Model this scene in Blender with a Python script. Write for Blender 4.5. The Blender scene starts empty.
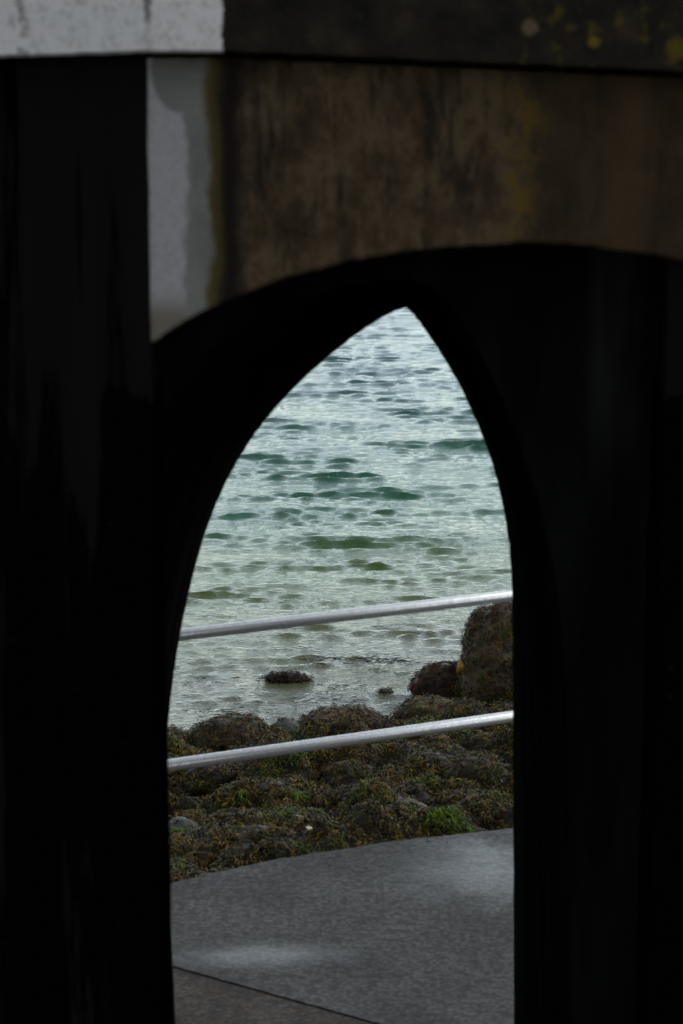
import bpy, bmesh, math, random
import numpy as np
from mathutils import Vector, noise, Matrix

random.seed(7); rng = np.random.default_rng(7)
S = bpy.context.scene
COL = S.collection
R = math.radians

# ------------------------------------------------------------------ camera
F = 2418.0; CX, CY = 341.5, 512.0
CAMZ = 3.45; PITCH = math.atan(532.0 / F)
cam = bpy.data.cameras.new('camera'); co = bpy.data.objects.new('camera', cam); COL.objects.link(co)
cam.sensor_fit = 'VERTICAL'; cam.sensor_height = 36.0; cam.sensor_width = 24.0
cam.lens = F / 1024.0 * 36.0
cam.clip_start = 0.05; cam.clip_end = 6000
co.location = (0, 0, CAMZ); co.rotation_euler = (R(90) - PITCH, 0, 0)
cam.dof.use_dof = True; cam.dof.focus_distance = 16.0; cam.dof.aperture_fstop = 5.0
S.camera = co

# ------------------------------------------------------------------ world, sun, exposure
SUN_EL, SUN_AZ = R(42), R(75)          # azimuth measured from +Y (out to sea) towards +X
w = bpy.data.worlds.new('World'); S.world = w; w.use_nodes = True
nt = w.node_tree; nt.nodes.clear()
o_ = nt.nodes.new('ShaderNodeOutputWorld'); bg = nt.nodes.new('ShaderNodeBackground')
sky = nt.nodes.new('ShaderNodeTexSky'); sky.sky_type = 'NISHITA'; sky.sun_disc = False
sky.sun_elevation = SUN_EL; sky.sun_rotation = SUN_AZ
sky.dust_density = 0.6; sky.air_density = 1.0; sky.ozone_density = 1.0
hs = nt.nodes.new('ShaderNodeHueSaturation'); hs.inputs['Saturation'].default_value = 0.34
nt.links.new(sky.outputs[0], hs.inputs['Color']); nt.links.new(hs.outputs[0], bg.inputs['Color'])
bg.inputs['Strength'].default_value = 0.10
# overcast: a brighter, thinner bank of cloud low over the sea, uneven cloud elsewhere
tc = nt.nodes.new('ShaderNodeTexCoord'); sp = nt.nodes.new('ShaderNodeSeparateXYZ'); nt.links.new(tc.outputs['Generated'], sp.inputs[0])
def mr(sock, a, b, c, d):
    x = nt.nodes.new('ShaderNodeMapRange'); x.interpolation_type = 'SMOOTHSTEP'
    for i, q in enumerate((a, b, c, d)): x.inputs[i + 1].default_value = q
    nt.links.new(sock, x.inputs[0]); return x.outputs[0]
def mm(op, a, b):
    x = nt.nodes.new('ShaderNodeMath'); x.operation = op
    for i, q in enumerate((a, b)):
        if isinstance(q, float): x.inputs[i].default_value = q
        else: nt.links.new(q, x.inputs[i])
    return x.outputs[0]
cn = nt.nodes.new('ShaderNodeTexNoise'); cn.inputs['Scale'].default_value = 3.0; cn.inputs['Detail'].default_value = 4
mp_ = nt.nodes.new('ShaderNodeMapping'); mp_.inputs['Scale'].default_value = (1, 1, 3.5); nt.links.new(tc.outputs['Generated'], mp_.inputs[0]); nt.links.new(mp_.outputs[0], cn.inputs['Vector'])
bank = mm('MULTIPLY', mr(sp.outputs[1], 0.3, 0.9, 0.0, 1.25), mr(sp.outputs[2], 0.52, 0.20, 0.0, 1.0))
cl = mr(cn.outputs['Fac'], 0.3, 0.7, 0.8, 1.2)
cx_ = nt.nodes.new('ShaderNodeCombineXYZ')
for i, k in enumerate((0.84, 1.0, 1.0)): nt.links.new(mm('MULTIPLY', mm('ADD', mm('MULTIPLY', bank, k), 1.0), cl), cx_.inputs[i])
vm = nt.nodes.new('ShaderNodeVectorMath'); vm.operation = 'MULTIPLY'; nt.links.new(hs.outputs[0], vm.inputs[0]); nt.links.new(cx_.outputs[0], vm.inputs[1])
nt.links.new(vm.outputs[0], bg.inputs['Color'])
nt.links.new(bg.outputs[0], o_.inputs['Surface'])
sl = bpy.data.lights.new('sun', 'SUN'); sl.energy = 0.5; sl.angle = R(40); sl.color = (1.0, 0.97, 0.93)
so = bpy.data.objects.new('sun', sl); COL.objects.link(so)
sd = Vector((math.sin(SUN_AZ) * math.cos(SUN_EL), math.cos(SUN_AZ) * math.cos(SUN_EL), math.sin(SUN_EL)))
so.rotation_euler = sd.to_track_quat('Z', 'Y').to_euler()
so.location = (14, 6, 14)
S.view_settings.view_transform = 'Standard'; S.view_settings.look = 'None'
S.view_settings.exposure = 1.0; S.view_settings.gamma = 1.0
S.render.engine = 'CYCLES'

# ------------------------------------------------------------------ helpers
fwd = Vector((0, math.cos(PITCH), -math.sin(PITCH))); upv = Vector((0, math.sin(PITCH), math.cos(PITCH)))
def ray(px, py): return fwd + Vector((1, 0, 0)) * ((px - CX) / F) + upv * (-(py - CY) / F)
def atY(px, py, Y):
    d = ray(px, py); return Vector((0, 0, CAMZ)) + d * (Y / d.y)
def atZ(px, py, Z):
    d = ray(px, py); return Vector((0, 0, CAMZ)) + d * ((Z - CAMZ) / d.z)

def mesh_obj(name, verts, faces, m=None, parent=None, smooth=False):
    me = bpy.data.meshes.new(name); me.from_pydata([tuple(v) for v in verts], [], [tuple(f) for f in faces]); me.update()
    o = bpy.data.objects.new(name, me); COL.objects.link(o)
    if m: me.materials.append(m)
    if smooth: me.polygons.foreach_set('use_smooth', [True] * len(me.polygons))
    if parent: o.parent = parent
    return o
def bm_obj(name, bm, m, parent=None, smooth=False):
    bmesh.ops.recalc_face_normals(bm, faces=bm.faces)
    me = bpy.data.meshes.new(name); bm.to_mesh(me); bm.free(); me.materials.append(m)
    if smooth: me.polygons.foreach_set('use_smooth', [True] * len(me.polygons))
    o = bpy.data.objects.new(name, me); COL.objects.link(o)
    if parent: o.parent = parent
    return o
def tag(o, label=None, cat=None, group=None, kind=None):
    if label: o['label'] = label
    if cat: o['category'] = cat
    if group: o['group'] = group
    if kind: o['kind'] = kind
    return o
def empty(name, loc=(0, 0, 0)):
    o = bpy.data.objects.new(name, None); COL.objects.link(o); o.location = loc; return o

class NB:
    """tiny node-building helper"""
    def __init__(s, name):
        s.m = bpy.data.materials.new(name); s.m.use_nodes = True; s.t = s.m.node_tree
        s.p = s.t.nodes['Principled BSDF']; s.out = s.t.nodes['Material Output']
    def n(s, typ, **kw):
        x = s.t.nodes.new(typ)
        for k, v in kw.items():
            if k in x.inputs: x.inputs[k].default_value = v
            else: setattr(x, k, v)
        return x
    def l(s, a, b): s.t.links.new(a, b)
    def coord(s, scale=(1, 1, 1), loc=(0, 0, 0)):
        g = s.n('ShaderNodeNewGeometry'); mp = s.n('ShaderNodeMapping')
        mp.inputs['Scale'].default_value = scale; mp.inputs['Location'].default_value = loc
        s.l(g.outputs['Position'], mp.inputs['Vector']); return mp.outputs[0]
    def noise(s, vec, scale, detail=6, rough=0.55, dist=0.0):
        x = s.n('ShaderNodeTexNoise'); x.inputs['Scale'].default_value = scale; x.inputs['Detail'].default_value = detail
        x.inputs['Roughness'].default_value = rough; x.inputs['Distortion'].default_value = dist
        if vec is not None: s.l(vec, x.inputs['Vector'])
        return x.outputs['Fac']
    def ramp(s, fac, stops):
        x = s.n('ShaderNodeValToRGB'); e = x.color_ramp.elements
        while len(e) < len(stops): e.new(0.5)
        for i, (p, c) in enumerate(stops):
            e[i].position = p; e[i].color = (c[0], c[1], c[2], 1) if hasattr(c, '__len__') else (c, c, c, 1)
        s.l(fac, x.inputs[0]); return x.outputs[0]
    def rng(s, v, a, b, c=0.0, d=1.0, smooth=True):
        x = s.n('ShaderNodeMapRange'); x.interpolation_type = 'SMOOTHSTEP' if smooth else 'LINEAR'
        for i, q in enumerate((a, b, c, d)): x.inputs[i + 1].default_value = q
        s.l(v, x.inputs[0]); return x.outputs[0]
    def mix(s, fac, a, b, mode='MIX'):
        x = s.n('ShaderNodeMix'); x.data_type = 'RGBA'; x.blend_type = mode
        for sock, v in ((x.inputs[0], fac), (x.inputs[6], a), (x.inputs[7], b)):
            if hasattr(v, 'is_output') or isinstance(v, bpy.types.NodeSocket): s.l(v, sock)
            elif hasattr(v, '__len__'): sock.default_value = (v[0], v[1], v[2], 1)
            else: sock.default_value = v
        return x.outputs[2]
    def math(s, op, a, b=None, c=None):
        x = s.n('ShaderNodeMath'); x.operation = op
        for i, v in enumerate((a, b, c)):
            if v is None: continue
            if isinstance(v, bpy.types.NodeSocket): s.l(v, x.inputs[i])
            else: x.inputs[i].default_value = v
        return x.outputs[0]
    def xyz(s):
        g = s.n('ShaderNodeNewGeometry'); x = s.n('ShaderNodeSeparateXYZ'); s.l(g.outputs['Position'], x.inputs[0]); return x.outputs
    def base(s, c):
        if isinstance(c, bpy.types.NodeSocket): s.l(c, s.p.inputs['Base Color'])
        else: s.p.inputs['Base Color'].default_value = (*c, 1)
    def rough(s, r):
        if isinstance(r, bpy.types.NodeSocket): s.l(r, s.p.inputs['Roughness'])
        else: s.p.inputs['Roughness'].default_value = r
    def spec(s, v): s.p.inputs['Specular IOR Level'].default_value = v
    def bump(s, h, strength, dist):
        x = s.n('ShaderNodeBump'); x.inputs['Strength'].default_value = strength; x.inputs['Distance'].default_value = dist
        s.l(h, x.inputs['Height']); s.l(x.outputs[0], s.p.inputs['Normal']); return x

# ------------------------------------------------------------------ materials
YW = 5.2                                  # distance of the front of the arch wall
PXM = F / YW                              # picture pixels per metre there (used only to size stains)
def X_of(px): return (px - CX) / F * YW / math.cos(PITCH) * 1.0

# bare, weathered concrete with an old patch of white paint beside the corner
m = NB('lintel_concrete'); x, y, z = m.xyz()
XE = lambda px: atY(px, 190, YW).x
nz = m.noise(m.coord((1, 1, 1)), 9, 4, 0.6); nfine = m.noise(m.coord((1, 1, 1)), 60, 5, 0.65)
nst = m.noise(m.coord((24, 24, 4.0)), 1.0, 8, 0.74, 0.25)         # vertical streaks
nst2 = m.noise(m.coord((34, 34, 4.5), (3, 1, 7)), 1.0, 5, 0.6, 0.6)
nblot = m.noise(m.coord((1, 1, 0.7), (5, 2, 0)), 9.0, 7, 0.74, 0.0)
col = m.ramp(nblot, [(0.30, (0.012, 0.009, 0.005)), (0.46, (0.058, 0.042, 0.021)), (0.58, (0.118, 0.092, 0.052)), (0.70, (0.040, 0.028, 0.013))])
col = m.mix(m.math('MULTIPLY', m.rng(nst, 0.50, 0.66), 0.8), col, (0.012, 0.009, 0.006))
col = m.mix(m.math('MULTIPLY', m.rng(nst2, 0.56, 0.70), 0.6), col, (0.15, 0.115, 0.068))
# older, smoother and browner render to the right
col = m.mix(m.math('MULTIPLY', m.rng(x, XE(505), XE(545)), 0.8), col, m.mix(nblot, (0.018, 0.013, 0.006), (0.056, 0.040, 0.019)))
col = m.mix(m.math('MULTIPLY', m.math('MULTIPLY', m.rng(x, XE(595), XE(625)), m.rng(x, XE(660), XE(632))), 0.3), col, (0.11, 0.070, 0.030))
# yellow lichen down the joint at about two thirds
li = m.math('MULTIPLY', m.math('MULTIPLY', m.rng(x, XE(485), XE(515)), m.rng(x, XE(560), XE(520))), m.rng(nblot, 0.50, 0.60))
col = m.mix(m.math('MULTIPLY', li, 0.8), col, (0.12, 0.085, 0.006))
# distorted x for the paint edges
xd = m.math('ADD', x, m.math('MULTIPLY', m.math('ADD', m.math('SUBTRACT', nz, 0.5), m.math('MULTIPLY', m.math('SUBTRACT', nblot, 0.5), 0.8)), 0.05))
ps = m.math('MULTIPLY', m.rng(xd, XE(208), XE(222)), m.rng(xd, XE(256), XE(230)))
col = m.mix(ps, col, (0.012, 0.010, 0.008))
yl = m.math('MULTIPLY', m.rng(xd, XE(202), XE(214)), m.rng(xd, XE(228), XE(214)))
paint = m.mix(m.rng(nfine, 0.35, 0.7), (0.26, 0.255, 0.25), (0.33, 0.325, 0.32))
grey = m.mix(m.rng(nz, 0.35, 0.7), (0.13, 0.13, 0.118), (0.175, 0.172, 0.155))
# the rounded grey stain at the top of the paint
cxs, czs = atY(181, 68, YW).x, atY(181, 68, YW).z
dx = m.math('MULTIPLY', m.math('SUBTRACT', xd, cxs), 1.35); dz = m.math('SUBTRACT', z, czs)
rr = m.math('SQRT', m.math('ADD', m.math('MULTIPLY', dx, dx), m.math('MULTIPLY', dz, dz)))
paint = m.mix(m.rng(rr, 0.098, 0.088), paint, grey)
zb = m.rng(z, atY(160, 322, YW).z, atY(160, 285, YW).z)
paint = m.mix(zb, (0.14, 0.125, 0.10), paint)  # shading towards the foot of the white patch, mixed into its colour
paint = m.mix(m.rng(xd, XE(183), XE(190)), paint, grey)
inp = m.rng(xd, XE(214), XE(205))
col = m.mix(inp, col, paint)
col = m.mix(m.math('MULTIPLY', yl, 0.75), col, (0.060, 0.045, 0.010))
col = m.mix(m.math('MULTIPLY', m.rng(nfine, 0.55, 0.8), 0.35), col, (0.02, 0.018, 0.015))
col = m.mix(m.math('MULTIPLY', m.rng(x, XE(215), XE(228)), 1.0), col, m.mix(1.0, col, (0.72, 0.64, 0.62), 'MULTIPLY'))
m.base(col); m.rough(0.9); m.spec(0.15)
m.bump(m.math('ADD', m.math('MULTIPLY', nfine, 0.5), nblot), 0.5, 0.012)
M_LINTEL = m.m

# cornice: white paint on the left, black with lichen on the right
m = NB('cornice_concrete'); x, y, z = m.xyz()
n1 = m.noise(m.coord((1, 1, 1)), 22, 6, 0.65); n2 = m.noise(m.coord((1, 1, 1), (4, 4, 4)), 70, 6, 0.7); n3 = m.noise(m.coord((1, 1, 1), (9, 1, 3)), 11, 4, 0.55)
wp = m.mix(m.math('MULTIPLY', m.rng(n2, 0.42, 0.62), m.rng(n1, 0.40, 0.60)), (0.60, 0.585, 0.56), (0.42, 0.41, 0.39))
wp = m.mix(m.math('MULTIPLY', m.rng(m.noise(m.coord((1.5, 1.5, 0.8), (1, 5, 2)), 24, 5, 0.6), 0.58, 0.70), 0.5), wp, (0.20, 0.20, 0.19))
XC = lambda px: atY(px, 25, YW - 0.1).x
xd = m.math('ADD', x, m.math('MULTIPLY', m.math('SUBTRACT', m.math('ADD', m.math('MULTIPLY', n2, 0.5), m.math('MULTIPLY', n1, 0.5)), 0.5), 0.05))
joint = m.math('MULTIPLY', m.math('MULTIPLY', m.rng(xd, XC(142), XC(146)), m.rng(xd, XC(153), XC(149))), m.math('ADD', m.rng(z, atY(147, 30, YW - .1).z, atY(147, 14, YW - .1).z, 0.25, 0.9), 0.0))
wp = m.mix(m.math('MULTIPLY', joint, 0.85), wp, (0.06, 0.06, 0.055))
lst = m.math('MULTIPLY', m.rng(xd, XC(8), XC(14)), m.math('MULTIPLY', m.rng(xd, XC(26), XC(20)), m.rng(n1, 0.42, 0.55)))
wp = m.mix(m.math('MULTIPLY', lst, 0.7), wp, (0.12, 0.115, 0.10))
dk = m.ramp(n3, [(0.3, (0.004, 0.004, 0.003)), (0.55, (0.014, 0.011, 0.007)), (0.72, (0.034, 0.025, 0.014))])
dk = m.mix(m.math('MULTIPLY', m.rng(n2, 0.55, 0.68), 0.5), dk, (0.045, 0.036, 0.024))
lc = m.math('MULTIPLY', m.rng(x, XC(480), XC(560)), m.rng(m.noise(m.coord((1, 1, 1), (2, 8, 5)), 19, 5, 0.6), 0.55, 0.66))
dk = m.mix(m.math('MULTIPLY', lc, 0.75), dk, (0.070, 0.052, 0.006))
for (qx, qy, r_, c_) in ((529, 27, 0.021, (0.11, 0.08, 0.045)), (594, 42, 0.016, (0.13, 0.085, 0.008)), (619, 22, 0.012, (0.07, 0.05, 0.008)), (677, 48, 0.03, (0.08, 0.06, 0.006))):
    c0 = atY(qx, qy, YW - 0.1)
    ddx = m.math('SUBTRACT', xd, c0.x); ddz = m.math('SUBTRACT', z, c0.z)
    r2 = m.math('SQRT', m.math('ADD', m.math('MULTIPLY', ddx, ddx), m.math('MULTIPLY', ddz, ddz)))
    r2 = m.math('ADD', r2, m.math('MULTIPLY', m.math('SUBTRACT', n2, 0.5), 0.03))
    dk = m.mix(m.math('MULTIPLY', m.rng(r2, r_, r_ * 0.5), 0.8), dk, c_)
col = m.mix(m.rng(xd, XC(220), XC(223)), wp, dk)
m.base(col); m.rough(0.9); m.spec(0.15)
m.bump(m.math('ADD', m.math('MULTIPLY', n2, 0.5), n1), 0.6, 0.012)
M_CORNICE = m.m

# black tar paint on the piers, run in long drips
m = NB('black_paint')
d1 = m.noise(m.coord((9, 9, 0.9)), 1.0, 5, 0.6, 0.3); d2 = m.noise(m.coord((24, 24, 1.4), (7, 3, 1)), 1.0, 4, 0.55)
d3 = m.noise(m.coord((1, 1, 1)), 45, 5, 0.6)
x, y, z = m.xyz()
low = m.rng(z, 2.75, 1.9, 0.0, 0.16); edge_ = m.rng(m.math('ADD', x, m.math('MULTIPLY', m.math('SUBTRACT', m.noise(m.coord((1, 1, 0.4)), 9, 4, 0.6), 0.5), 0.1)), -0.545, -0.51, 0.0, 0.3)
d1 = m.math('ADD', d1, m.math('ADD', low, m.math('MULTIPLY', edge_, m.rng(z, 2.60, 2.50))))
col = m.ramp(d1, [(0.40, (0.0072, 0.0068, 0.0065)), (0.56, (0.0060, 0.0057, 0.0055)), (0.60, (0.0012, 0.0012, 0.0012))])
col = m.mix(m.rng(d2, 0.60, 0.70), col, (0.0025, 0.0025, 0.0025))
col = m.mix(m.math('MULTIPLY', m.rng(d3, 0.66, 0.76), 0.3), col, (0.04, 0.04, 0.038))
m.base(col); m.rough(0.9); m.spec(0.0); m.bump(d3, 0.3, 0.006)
M_BLACK = m.m
m = NB('shaded_vault')  # deep shade of the passage put into a near-black base colour
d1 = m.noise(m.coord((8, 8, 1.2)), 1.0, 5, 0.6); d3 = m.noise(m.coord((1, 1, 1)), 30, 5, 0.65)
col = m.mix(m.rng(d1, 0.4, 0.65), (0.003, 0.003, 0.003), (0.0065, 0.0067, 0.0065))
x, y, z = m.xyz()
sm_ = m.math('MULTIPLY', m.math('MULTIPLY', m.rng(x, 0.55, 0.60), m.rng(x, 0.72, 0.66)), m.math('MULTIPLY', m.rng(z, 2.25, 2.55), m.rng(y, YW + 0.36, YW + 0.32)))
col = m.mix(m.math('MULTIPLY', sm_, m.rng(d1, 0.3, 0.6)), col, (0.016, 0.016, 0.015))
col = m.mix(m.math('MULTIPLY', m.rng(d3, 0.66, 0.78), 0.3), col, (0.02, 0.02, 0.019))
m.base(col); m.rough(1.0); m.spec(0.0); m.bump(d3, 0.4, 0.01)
M_VAULT_SHADE = m.m

# path concrete (damp, with puddled sheen) and the rough browner slab
def slab_mat(name, c0, c1, puddles, grain=(55, 24), agg=0.75):
    m = NB(name)
    a = m.noise(m.coord(), grain[0], 5, 0.7); b = m.noise(m.coord((1, 1, 1), (3, 3, 0)), grain[1], 5, 0.6); c = m.noise(m.coord((1, 1, 1), (8, 1, 0)), 3.0, 5, 0.6)
    col = m.mix(m.rng(a, 0.38, 0.62), tuple(q * 0.6 for q in c0), c1)
    col = m.mix(m.math('MULTIPLY', m.rng(b, 0.47, 0.6), agg), col, tuple(q * 0.42 for q in c0))
    col = m.mix(m.math('MULTIPLY', m.rng(c, 0.35, 0.7), 0.4), col, tuple(q * 0.62 for q in c0))
    col = m.mix(m.math('MULTIPLY', m.rng(a, 0.70, 0.74), 0.6), col, (0.20, 0.195, 0.185))
    r = m.rng(c, 0.3, 0.7, 0.72, 0.85)
    if puddles:
        x, y, z = m.xyz(); wet = None
        for (qx, qy, rx, ry) in puddles:
            p = atZ(qx, qy, 0)
            u = m.math('DIVIDE', m.math('SUBTRACT', x, p.x), rx); v = m.math('DIVIDE', m.math('SUBTRACT', y, p.y), ry)
            d = m.math('SQRT', m.math('ADD', m.math('MULTIPLY', u, u), m.math('MULTIPLY', v, v)))
            d = m.math('ADD', d, m.math('MULTIPLY', m.math('SUBTRACT', m.noise(m.coord((1, 1, 1), (1, 7, 0)), 6, 4, 0.6), 0.5), 1.1))
            k = m.rng(d, 1.5, 0.1)
            wet = k if wet is None else m.math('MAXIMUM', wet, k)
        r = m.math('SUBTRACT', r, m.math('MULTIPLY', wet, 0.44))
    m.base(col); m.rough(r); m.spec(0.3)
    m.bump(m.math('ADD', a, m.math('MULTIPLY', b, 1.0)), 0.5, 0.004)
    return m.m
M_PATH = slab_mat('path_concrete', (0.030, 0.029, 0.026), (0.088, 0.084, 0.075), [(485, 868, 0.34, 0.40), (255, 955, 0.38, 0.12)])
M_PAVE = slab_mat('pavement_aggregate', (0.022, 0.015, 0.010), (0.075, 0.054, 0.037), None, (60, 24), 0.8)

# wet foreshore ground and stones
def rock_mat(name, stops, wetr=0.45, green=0.0):
    m = NB(name)
    a = m.noise(m.coord(), 14, 8, 0.68, 0.3); b = m.noise(m.coord((1, 1, 1), (2, 5, 1)), 70, 5, 0.7); c = m.noise(m.coord((1, 1, 1), (7, 5, 4)), 9, 4, 0.6)
    col = m.ramp(a, stops)
    col = m.mix(m.math('MULTIPLY', m.rng(b, 0.5, 0.7), 0.6), col, (0.012, 0.010, 0.008))
    if green: col = m.mix(m.math('MULTIPLY', m.rng(c, 0.52, 0.64), green), col, (0.030, 0.075, 0.012))
    col = m.mix(m.math('MULTIPLY', m.rng(b, 0.72, 0.78), 0.5), col, (0.20, 0.18, 0.15))
    m.base(col); m.rough(m.rng(a, 0.3, 0.7, wetr, wetr + 0.3)); m.spec(0.2)
    m.bump(m.math('ADD', a, m.math('MULTIPLY', b, 0.5)), 0.8, 0.02)
    return m.m
M_SHORE = rock_mat('foreshore_mud', [(0.3, (0.010, 0.009, 0.007)), (0.6, (0.030, 0.024, 0.016)), (0.8, (0.05, 0.042, 0.028))], 0.4)
M_ROCK_BROWN = rock_mat('brown_rock', [(0.28, (0.026, 0.017, 0.010)), (0.5, (0.085, 0.060, 0.034)), (0.75, (0.14, 0.105, 0.062))], 0.42, 0.45)
M_ROCK_DARK = rock_mat('dark_rock', [(0.28, (0.010, 0.008, 0.006)), (0.5, (0.034, 0.024, 0.018)), (0.75, (0.07, 0.052, 0.036))], 0.4, 0.3)
M_ROCK_GREY = rock_mat('grey_rock', [(0.28, (0.028, 0.030, 0.027)), (0.5, (0.075, 0.080, 0.070)), (0.75, (0.12, 0.125, 0.11))], 0.45, 0.8)

def weed_mat():
    m = NB('seaweed'); at = m.n('ShaderNodeAttribute'); at.attribute_name = 'tint'
    n_ = m.noise(m.coord(), 120, 3, 0.6)
    col = m.mix(m.rng(n_, 0.3, 0.75), at.outputs['Color'], m.mix(1.0, at.outputs['Color'], (0.45, 0.42, 0.40), 'MULTIPLY'))
    col = m.mix(1.0, col, (1.35, 1.24, 0.95), 'MULTIPLY'); m.base(col); m.rough(0.5); m.spec(0.09); return m.m
M_WEED = weed_mat()

# sea
m = NB('sea_water'); x, y, z = m.xyz()
yd = m.math('ADD', m.math('ADD', y, m.math('MULTIPLY', x, -0.25)), m.math('MULTIPLY', m.math('SUBTRACT', m.noise(m.coord((0.5, 1, 1)), 0.35, 3, 0.5), 0.5), 5.0))
col = m.ramp(m.rng(yd, 13, 31, 0, 1, False), [(0.0, (0.062, 0.060, 0.036)), (0.12, (0.066, 0.080, 0.016)), (0.26, (0.050, 0.092, 0.014)), (0.42, (0.010, 0.082, 0.036)), (0.75, (0.002, 0.066, 0.054)), (1.0, (0.001, 0.056, 0.062))])
m.base(col); m.rough(0.06); m.p.inputs['IOR'].default_value = 1.333
r1 = m.noise(m.coord((1.0, 1.5, 1)), 13.0, 4, 0.6, 1.2); r2 = m.noise(m.coord((1.0, 1.6, 1), (3, 1, 0)), 38, 3, 0.55, 0.4)
m.bump(m.math('ADD', r1, m.math('MULTIPLY', r2, 0.45)), 1.0, 0.015)
M_SEA = m.m

# galvanised tube
m = NB('galvanised_steel'); a = m.noise(m.coord(), 60, 4, 0.6); b = m.noise(m.coord((1, 1, 1), (2, 2, 2)), 400, 2, 0.5)
m.base(m.mix(m.rng(a, 0.35, 0.7), (0.78, 0.80, 0.785), (0.58, 0.60, 0.59))); m.p.inputs['Metallic'].default_value = 0.75
m.rough(m.rng(a, 0.3, 0.7, 0.28, 0.42)); m.bump(b, 0.04, 0.001)
M_STEEL = m.m
m = NB('shell'); m.base(m.mix(m.noise(m.coord(), 90, 3), (0.75, 0.66, 0.55), (0.55, 0.40, 0.30))); m.rough(0.5); M_SHELL = m.m

# ------------------------------------------------------------------ ground: path and pavement
WZ = -0.9                                     # water level
edge = [atZ(px, py, 0) for px, py in ((172, 883), (215, 872), (262, 862), (340, 849), (420, 838), (513, 828))]
e0 = edge[0] + (edge[0] - edge[1]).normalized() * 14; e1 = edge[-1] + (edge[-1] - edge[-2]).normalized() * 14
fine_edge = [e0]
pts = edge
for i in range(len(pts) - 1):
    for k in range(12):
        p = pts[i].lerp(pts[i + 1], k / 12.0)
        fine_edge.append(p + Vector((0, 1, 0)) * (noise.noise(p * 9) * 0.018 + noise.noise(p * 31) * 0.007))
fine_edge += [pts[-1], e1]
ja, jb = atZ(172, 966, 0), atZ(380, 1024, 0)
jd = (jb - ja); 
j0 = ja - jd * 6; j1 = jb + jd * 12
def prism(name, loop, ztop, depth, m_):
    n = len(loop); v = [Vector((p.x, p.y, ztop)) for p in loop] + [Vector((p.x, p.y, ztop - depth)) for p in loop]
    f = [tuple(range(n)), tuple(range(2 * n - 1, n - 1, -1))] + [(i, i + n, (i + 1) % n + n, (i + 1) % n) for i in range(n)]
    bm = bmesh.new(); vs = [bm.verts.new(q) for q in v]
    for q in f: bm.faces.new([vs[i] for i in q])
    bmesh.ops.triangulate(bm, faces=[q for q in bm.faces if len(q.verts) > 4])
    return bm_obj(name, bm, m_)
nrm = Vector((-jd.y, jd.x, 0)).normalized() * 0.0035
if nrm.y < 0: nrm = -nrm
# path: between the joint and the sea edge
path_loop = [Vector((-14, j0.y if j0.y < 9 else 9, 0))]
joint_l = [j0 + nrm, ja.lerp(jb, -0.5) + nrm]
for k in range(0, 41):
    p = ja.lerp(jb, k / 20.0 - 0.3); joint_l.append(p + nrm + Vector((0, 1, 0)) * (noise.noise(p * 25) * 0.006))
joint_l.append(j1 + nrm)
path_loop = fine_edge + [Vector((18, 2, 0))] + list(reversed(joint_l))
tag(prism('path', path_loop, 0.0, 0.5, M_PATH), 'damp grey concrete path between the arch and the rocks', kind='structure')
jl2 = [p - nrm * 2.0 for p in joint_l]
pave_loop = jl2 + [Vector((20, -12, 0)), Vector((-20, -12, 0)), Vector((-20, j0.y, 0))]
tag(prism('pavement', pave_loop, -0.004, 0.5, M_PAVE), 'rough brown aggregate slab under the arch', kind='structure')
g = mesh_obj('ground', [(-400, -800, -0.06), (400, -800, -0.06), (400, 6.0, -0.06), (-400, 6.0, -0.06)], [(0, 1, 2, 3)], M_SHORE)
tag(g, 'dark ground behind the arch', kind='structure')

# ------------------------------------------------------------------ foreshore heightfield
E0, E1 = edge[0], edge[-1]; ED = (E1 - E0).normalized(); EN = Vector((-ED.y, ED.x, 0))
def edge_y(x):
    if x <= fine_edge[0].x: return fine_edge[0].y
    for i in range(len(fine_edge) - 1):
        a, b = fine_edge[i], fine_edge[i + 1]
        if a.x <= x <= b.x: return a.y + (b.y - a.y) * (x - a.x) / max(1e-6, b.x - a.x)
    return fine_edge[-1].y
def dome(x, y, s, seed):
    d, p = noise.voronoi(Vector((x / s + seed, y / s * 1.15, seed * 1.7)))
    return math.sqrt(max(0.0, 1 - (d[0] / 0.72) ** 2)), p[0]
WLP = [atZ(a_, b_, WZ) for a_, b_ in ((150, 757), (172, 756), (200, 750), (310, 735), (400, 722), (513, 712), (560, 708))]
WLX = [p.x for p in WLP]; WLS = [p.y - edge_y(p.x) for p in WLP]
def shore_z(x, y, detail=True):
    s = y - edge_y(x)
    shelf = float(np.interp(x, WLX, WLS))
    if x > WLX[-1]: shelf += min(1.2, (x - WLX[-1]) * 0.3)
    if x < WLX[0]: shelf -= min(1.2, (WLX[0] - x) * 0.3)
    t = s / shelf
    z = -0.10 - 0.80 * max(0, t) ** 0.95
    if s < 0: z = -0.3
    if detail:
        wx = x + 0.11 * noise.noise(Vector((x * 4, y * 4, 6))); wy = y + 0.11 * noise.noise(Vector((x * 4, y * 4, 16)))
        h1, _ = dome(wx, wy, 0.33, 3.1); h2, _ = dome(wx, wy, 0.19, 8.3); h1 *= 0.55 + 0.9 * noise.noise(Vector((x * 1.7, y * 1.7, 3)))
        a = min(1.0, max(0.0, s / 0.25)) * min(1.0, max(0.12, (1.03 - t) * 6))
        z += a * (0.27 * h1 - 0.07 + 0.15 * h2 * (0.5 + 0.5 * noise.noise(Vector((x * 1.3, y * 1.3, 4))))) + 0.02 * noise.noise(Vector((x * 9, y * 9, 1)))
        z += a * 0.10 * noise.noise(Vector((x * 0.9, y * 0.9, 9)))
    if t > 0.93: z -= (t - 0.93) * 0.5
    return max(z, -3.2)
xs = sorted(set([round(v, 4) for v in np.concatenate([np.arange(-2.2, 2.6, 0.035), np.arange(-16, -2.2, 0.22), np.arange(2.6, 19, 0.22)])]))
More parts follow.
